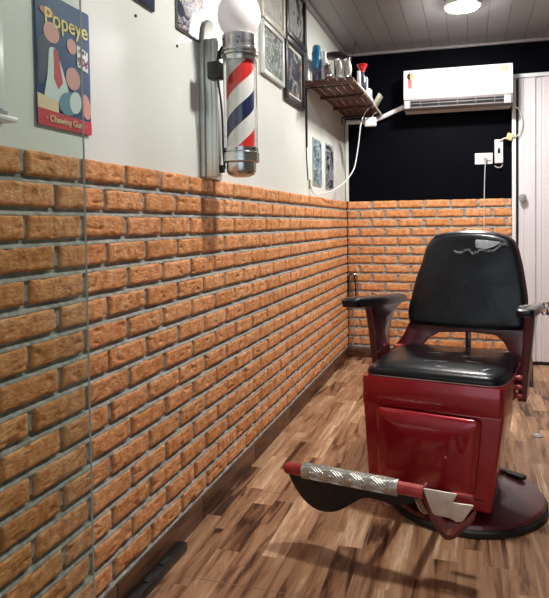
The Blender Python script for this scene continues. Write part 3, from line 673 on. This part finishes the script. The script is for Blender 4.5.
MB().lathe([(0, 0), (.030, 0), (.032, .005), (.032, .085), (.030, .09), (0, .09)], n=28).build('bottle_body', pm('bottle_label', S(40, 44, 70), S(120, 120, 140), .4, scale=30), t)
MB().lathe([(0, .09), (.031, .09), (.032, .10), (.032, .20), (.028, .212), (.026, .235), (.020, .245), (0, .246)], n=28).build('bottle_cap', pm('blue_plastic', S(24, 104, 150), S(40, 130, 170), .3), t)
t = onshelf('lotion_bottle', 'slim white bottle beside the blue capped bottle', 'bottle', .100, 3.835)
MB().lathe([(0, 0), (.018, 0), (.019, .004), (.019, .15), (.012, .165), (0, .166)], n=24).build('bottle_body', 'white_pl', t)
MB().lathe([(0, .166), (.012, .166), (.012, .20), (.009, .206), (0, .207)], n=20).build('bottle_cap', 'white_pl', t)
t = onshelf('display_stand', 'black round-topped stand in the middle of the shelf', 'stand', .150, 3.95)
MB().lathe([(0, 0), (.028, 0), (.028, .012), (.012, .018), (.012, .190), (0, .190)], n=32).build('column', 'black_pl', t)
MB().lathe([(0, .185), (.06, .188), (.082, .194), (.085, .200), (.080, .208), (.05, .216), (0, .218)], n=40).build('round_top', 'black_pl', t)
def clipper(x, y, zz_, rz, l, m):
    t = thing('hair_clipper', l, 'hair clipper', (x, y, zz_), rz)
    MB().tube([(0, 0, 0), (.005, 0, .035), (.0, 0, .075), (-.004, 0, .10)], lambda q: .017+.006*math.sin(q*PI), 16).build('clipper_body', m, t)
    MB().box((-.004, 0, .108), (.042, .018, .018), .003).build('blade', 'polish', t)
    return t
pal = pm('pale_plastic', S(176, 172, 162), S(206, 202, 192), .35, scale=20)
clipper(.195, 3.83, SB+.036, .3, 'pale hair clipper standing on the left round tin', pal)
clipper(.250, 3.855, SB+.036, -.5, 'pale hair clipper standing on the right round tin', pal)
clipper(.128, 3.80, SB, .9, 'grey and maroon clipper between the white bottle and stand', pm('maroon_plastic', S(76, 40, 48), S(150, 140, 132), .4, scale=16))
for i, (x, y, l, c) in enumerate(((.150, 3.785, 'brown pomade tin, leftmost on the shelf edge', S(110, 84, 60)), (.195, 3.83, 'beige pomade tin under the left pale clipper', S(170, 156, 130)), (.250, 3.85, 'blue grey pomade tin under the right pale clipper', S(70, 78, 110)))):
    t = onshelf('pomade_tin', l, 'tin', x, y)
    MB().lathe([(0, 0), (.024, 0), (.025, .003), (.025, .024), (0, .024)], n=28).build('tin_body', pm('tin_%d' % i, c, None, .4), t)
    MB().lathe([(0, .024), (.027, .024), (.027, .034), (.025, .036), (0, .036)], n=28).build('lid', 'polish' if i != 1 else pal, t)
t = onshelf('spray_bottle', 'dark spray bottle with red trigger head at the shelf edge', 'bottle', .288, 4.18)
MB().lathe([(0, 0), (.030, 0), (.032, .006), (.032, .09), (.014, .125), (.012, .135), (0, .135)], n=28).build('bottle_body', pm('dark_bottle', S(30, 34, 52), None, .3), t)
MB().lathe([(0, .135), (.018, .135), (.018, .15), (.03, .17), (.038, .185), (.034, .19), (0, .19)], n=24).box((.0, -.02, .166), (.014, .045, .018), .004).build('trigger_head', pm('red_plastic', S(170, 24, 36), None, .35), t)
for (x, y, a, hh, ww, l) in ((.300, 4.10, .12, .12, .022, 'tall white carton at the shelf edge, behind the red sprayer'), (.312, 4.33, .1, .13, .020, 'white carton, second from the red sprayer'), (.304, 4.52, -.1, .09, .026, 'low white carton nearest the far wall')):
    t = onshelf('carton', l, 'box', x-.02, y); MB().box((0, 0, hh/2), (ww, .07, hh), .002).build('carton_body', 'white_pl', t, rz=a)
    MB().box((0, 0, hh*.55), (ww+.0015, .05, hh*.3), .0005).build('printed_band', pm('band_'+str(int(x*1000)), S(150, 160, 180), None, .4), t, rz=a)
t = thing('notebook', 'beige booklet leaning out over the far end of the shelf', 'book', (.275, 4.78, SB), 0)
t.rotation_euler = (0, .55, 0)
MB().box((0, 0, .058), (.02, .13, .11), .002).build('cover', pm('beige_card', S(176, 172, 156), None, .6), t)
tag(MB().tube([(PXc+.05, 4.35, SB+.005), (.16, 4.28, SB+.12), (.25, 4.15, SB+.34)], .0025, 6).build('antenna_rod', 'black_pl', org=(.195, 4.35, SB)), 'thin black rod rising at an angle behind the round stand', 'rod')

# white cables and conduit
tag(MB().tube([(.322, 3.78, SZ-.02), (.324, 4.2, SZ-.012), (.322, 4.6, SZ-.026), (.318, 4.95, SZ-.03)], .006, 8).build('shelf_edge_cable', 'cable_w', org=(.322, 4.3, SZ-.02)), 'white cable running along the outer edge of the shelf', 'cable')
ad = thing('power_adapter', 'white square power adapter hanging under the shelf edge', 'adapter', (.262, 4.70, 1.918))
MB().box((0, 0, .03), (.092, .036, .070), .010, seg=3).build('adapter_body', 'white_pl', ad)
MB().tube([(.01, 0, .058), (.022, .0, .085), (.05, -.02, .10)], .0035, 8).build('plug_lead', 'cable_w', ad)
tag(MB().tube([(.322, 4.40, SZ+.002), (.300, 4.58, 2.085), (.258, 4.63, 2.045), (.221, 4.64, 1.996), (.198, 4.62, 1.918), (.183, 4.60, 1.767), (.163, 4.55, 1.601), (.141, 4.5, 1.529), (.110, 4.36, 1.45), (.050, 4.2, 1.385), (.010, 4.05, 1.358), (.002, 3.93, 1.352), (-.002, 3.86, 1.37), (-.003, 3.84, 1.40)], .0045, 8).build('hanging_cable', 'cable_w', org=(.2, 4.68, 1.8)), 'white cable drooping from the shelf to the top of the brick', 'cable')
ho = thing('cable_clip', 'small brass-coloured cable clip on the wall above the brick', 'clip', (PW, 3.835, 1.385))
MB().box((.006, 0, .03), (.010, .02, .06), .002).build('clip_body', pm('brass_clip', S(150, 136, 104), None, .4, .5), ho)
tag(MB().tube([(PW+.004, 3.765, 2.0), (PW+.004, 3.762, 1.8), (PW+.004, 3.768, 1.60), (PW+.004, 3.80, 1.44)], .0035, 6).build('wall_cable', 'black_rub', org=(PW, 3.765, 1.8)), 'thin dark cable running down the wall below the shelf bracket', 'cable')
p1 = [FW(.004, 2.012, .03), FW(.10, 2.008, .03), FW(.21, 2.010, .03), FW(.30, 2.035, .03), FW(.40, 2.075, .035), FW(.49, 2.108, .05)]
dt = tag(MB().tube(p1, .019, 14).build('drain_pipe', 'white_pl', org=FW(.2, 2.01, .03)), 'white pipe running from the corner to the air conditioner', 'pipe')

# ------------------------------------------------------------ far wall: air conditioner, sockets
ac = thing('air_conditioner', 'white split air conditioner on the navy wall', 'air conditioner', FW(.912, 2.055, -.016), WA)
w2, hh = .412, .315
MB().prism([(-.0, .0), (-.155, .0), (-.200, .045), (-.215, .10), (-.205, hh-.012), (-.190, hh), (-.0, hh)], lambda u, v, k: ((-w2, w2)[k], u, v), .006).build('casing', 'ac_white', ac)
MB().prism([(-.2165, .076), (-.224, .082), (-.214, hh-.010), (-.206, hh-.002), (-.200, hh-.002)], lambda u, v, k: ((-w2-.001, w2+.001)[k], u, v), .002).build('front_panel', 'ac_white', ac)
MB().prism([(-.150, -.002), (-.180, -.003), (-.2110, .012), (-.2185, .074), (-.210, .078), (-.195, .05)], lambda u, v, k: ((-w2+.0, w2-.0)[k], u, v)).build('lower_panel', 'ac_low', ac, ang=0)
MB().prism([(-.205, .022), (-.2135, .022), (-.2200, .062), (-.210, .064)], lambda u, v, k: ((-w2+.055, w2-.065)[k], u, v)).build('air_outlet', 'black_pl', ac, ang=0)
b = MB()
for k in range(1): b.box((-.005, -.219, .043), (.70, .010, .0035), .001, ('X', -.2))
for k in range(5): b.box((-.28+k*.14, -.216, .043), (.003, .01, .036))
b.build('louver', 'ac_grey', ac)
for sx_ in (-1, 1): MB().box((sx_*.3875-(.0 if sx_ < 0 else .012), -.2125, .040), (.040+(.012 if sx_ > 0 else 0), .016, .060), .003, ('X', .1)).build('corner_cover', pm('light_grey_plastic', S(196, 194, 196), None, .35), ac)
def onpanel(poly, m, name, lift=.001): MB().prism(poly, lambda u, v, k: (u, -.2245-(hh-.1-(v-.104))*0-(-.0485)*(v-.104)-lift-k*.0006, v), 0).build(name, m, ac, ang=0)
ye = pm('seal_gold', S(206, 178, 112), None, .4); onpanel(ell(-.362, .262, .024, .028), ye, 'efficiency_sticker')
onpanel([p for p in ell(-.362, .262, .0235, .0275, 36) if p[0] <= -.361], 'black_pl', 'sticker_dark_half', .002)
rd = pm('ribbon_red', S(222, 106, 106), None, .4)
onpanel([(-.378, .238), (-.348, .238), (-.348, .160), (-.363, .170), (-.378, .160)], rd, 'sticker_ribbon', .0005)
onpanel([(-.376, .222), (-.350, .222), (-.350, .219), (-.376, .219)], pm('ribbon_dark', S(110, 30, 36), None, .4), 'sticker_line', .0016)
onpanel(roundpoly([(.336, .290), (.372, .290), (.372, .262), (.354, .244), (.336, .262)], .006), ye, 'shield_seal')
onpanel(ell(.354, .270, .009, .012), pm('seal_pale', S(236, 222, 180), None, .4), 'shield_centre', .002)
onpanel(ell(-.012, .127, .0045, .0045, 14), 'ac_grey', 'brand_dot'); onpanel([(-.003, .125), (.022, .127), (.022, .130), (-.003, .129)], 'ac_white', 'brand_line')

so = thing('wall_socket', 'white horizontal double socket plate on the navy wall', 'socket', FW(1.122, 1.618, -.016), WA)
MB().box((0, -.005, .046), (.138, .010, .090), .005).build('plate', 'white_pl', so)
si = pm('socket_inner', S(206, 206, 204), None, .4)
for dx in (-.045, .0): MB().lathe([(0, 0), (.016, 0), (.016, .002), (0, .002)], (dx, -.010, .046), 20, 'Y').build('socket_face', si, so)
for dx in (-.045, .0):
    for q in (-.007, .007): MB().box((dx+q, -.0125, .046), (.004, .002, .004)).build('pin_hole', 'black_pl', so)
MB().box((.042, -.014, .046), (.026, .010, .032), .003).build('rocker', 'white_pl', so)
pg = thing('plug', 'small grey plug in the right socket with a thin dropping lead', 'plug', FW(1.135, 1.645, .002), WA)
MB().box((.0, -.012, .015), (.026, .022, .024), .005).build('plug_body', 'ac_grey', pg)
MB().tube([(0, -.020, .004), (-.004, -.026, -.03), (-.012, -.024, -.30), (-.012, -.024, -.9), (-.012, -.024, -1.45)], .003, 6).build('lead', 'cable_w', pg)
sb = thing('breaker_switch', 'white upright switch box beside the door frame', 'switch', FW(1.2365, 1.622, -.016), WA)
MB().box((0, -.018, .094), (.064, .036, .188), .005).build('box_body', 'white_pl', sb)
MB().box((0, -.0365, .098), (.020, .003, .042), .001).build('switch_window', 'black_pl', sb)
MB().box((.0, -.041, .104), (.012, .010, .016), .002).build('toggle', 'black_pl', sb)
MB().tube([(-.03, -.01, -.02), (-.01, -.02, -.035), (.02, -.02, -.03), (.03, -.015, -.004)], .004, 8).build('short_lead', 'ac_grey', sb)
yp = thing('connector', 'pale yellow plug connector by the door frame', 'connector', FW(1.318, 1.795, .0), WA)
MB().box((0, -.035, .03), (.05, .03, .055), .006, ('Y', .35)).build('connector_body', pm('yellow_plastic', S(200, 190, 140), None, .4), yp)
tag(MB().tube([FW(1.345, 2.06, .08), FW(1.38, 2.035, .06), FW(1.405, 1.97, .045), FW(1.405, 1.90, .045), FW(1.375, 1.83, .045), FW(1.33, 1.825, .045), FW(1.28, 1.815, .035), FW(1.245, 1.80, .03), FW(1.236, 1.79, .012)], .005, 8).build('supply_cable', 'cable_w', org=FW(1.40, 1.9, .03)), 'white cable looping from the air conditioner over the door frame', 'cable')

# chrome loops hanging in the far corner
hk = thing('wire_hanger', 'chrome wire loops and rod hanging in the far brick corner', 'hanger', FW(.04, .20, .01), WA)
for x0, x1, y, m_ in ((-.034, .030, -.022, 'dark_metal'), (-.012, .052, -.050, 'polish')):
    MB().tube([(x0, y, .30), (x0+.002, y, .42), (x0+.010, y, .50), ((x0+x1)/2, y, .522), (x1-.008, y, .50), (x1, y, .42), (x1, y, .30), ((x0+x1)/2, y, .285), (x0, y, .30)], .0065, 8).build('wire_loop', m_, hk)
MB().tube([(.012, -.03, .29), (.014, -.028, .15), (.010, -.022, .0), (.0, -.02, -.09)], .007, 8).build('rod', 'ac_grey', hk)
MB().lathe([(0, -.018), (.014, -.014), (.018, 0), (.014, .014), (0, .018)], (.016, -.03, .012), 16).build('valve_knob', 'polish', hk)
MB().lathe([(0, 0), (.016, 0), (.016, .006), (.006, .009), (.006, .05), (0, .05)], (.014, .0, .50), 16, 'Y').build('wall_hook', 'polish', hk)
# floor drain lid
fd = thing('floor_drain', 'small round grey drain on the floor right of the chair', 'drain', (1.352, 3.388, 0))
MB().lathe([(0, .0), (.030, .0), (.030, .004), (.027, .007), (0, .008)], n=32).build('drain_rim', 'ac_grey', fd)
MB().lathe([(0, .0078), (.016, .0078), (.014, .011), (0, .0115)], n=24).build('drain_cover', 'alu', fd)

for o in list(sc.objects):
    g = {'hair_clipper': 'hair clippers on the shelf', 'pomade_tin': 'pomade tins on the shelf edge', 'carton': 'white cartons along the shelf edge',
         'ceiling_lamp': 'round ceiling lamps', 'framed_picture': 'framed pictures beside the barber pole', 'metal_sign': 'upright signs below the shelf',
         'wall_picture': 'thin edged pictures left of the pole', 'wall_plug': 'dark wall plugs below the pictures'}.get(o.name.split('.')[0])
    if g and not o.parent: o['group'] = g
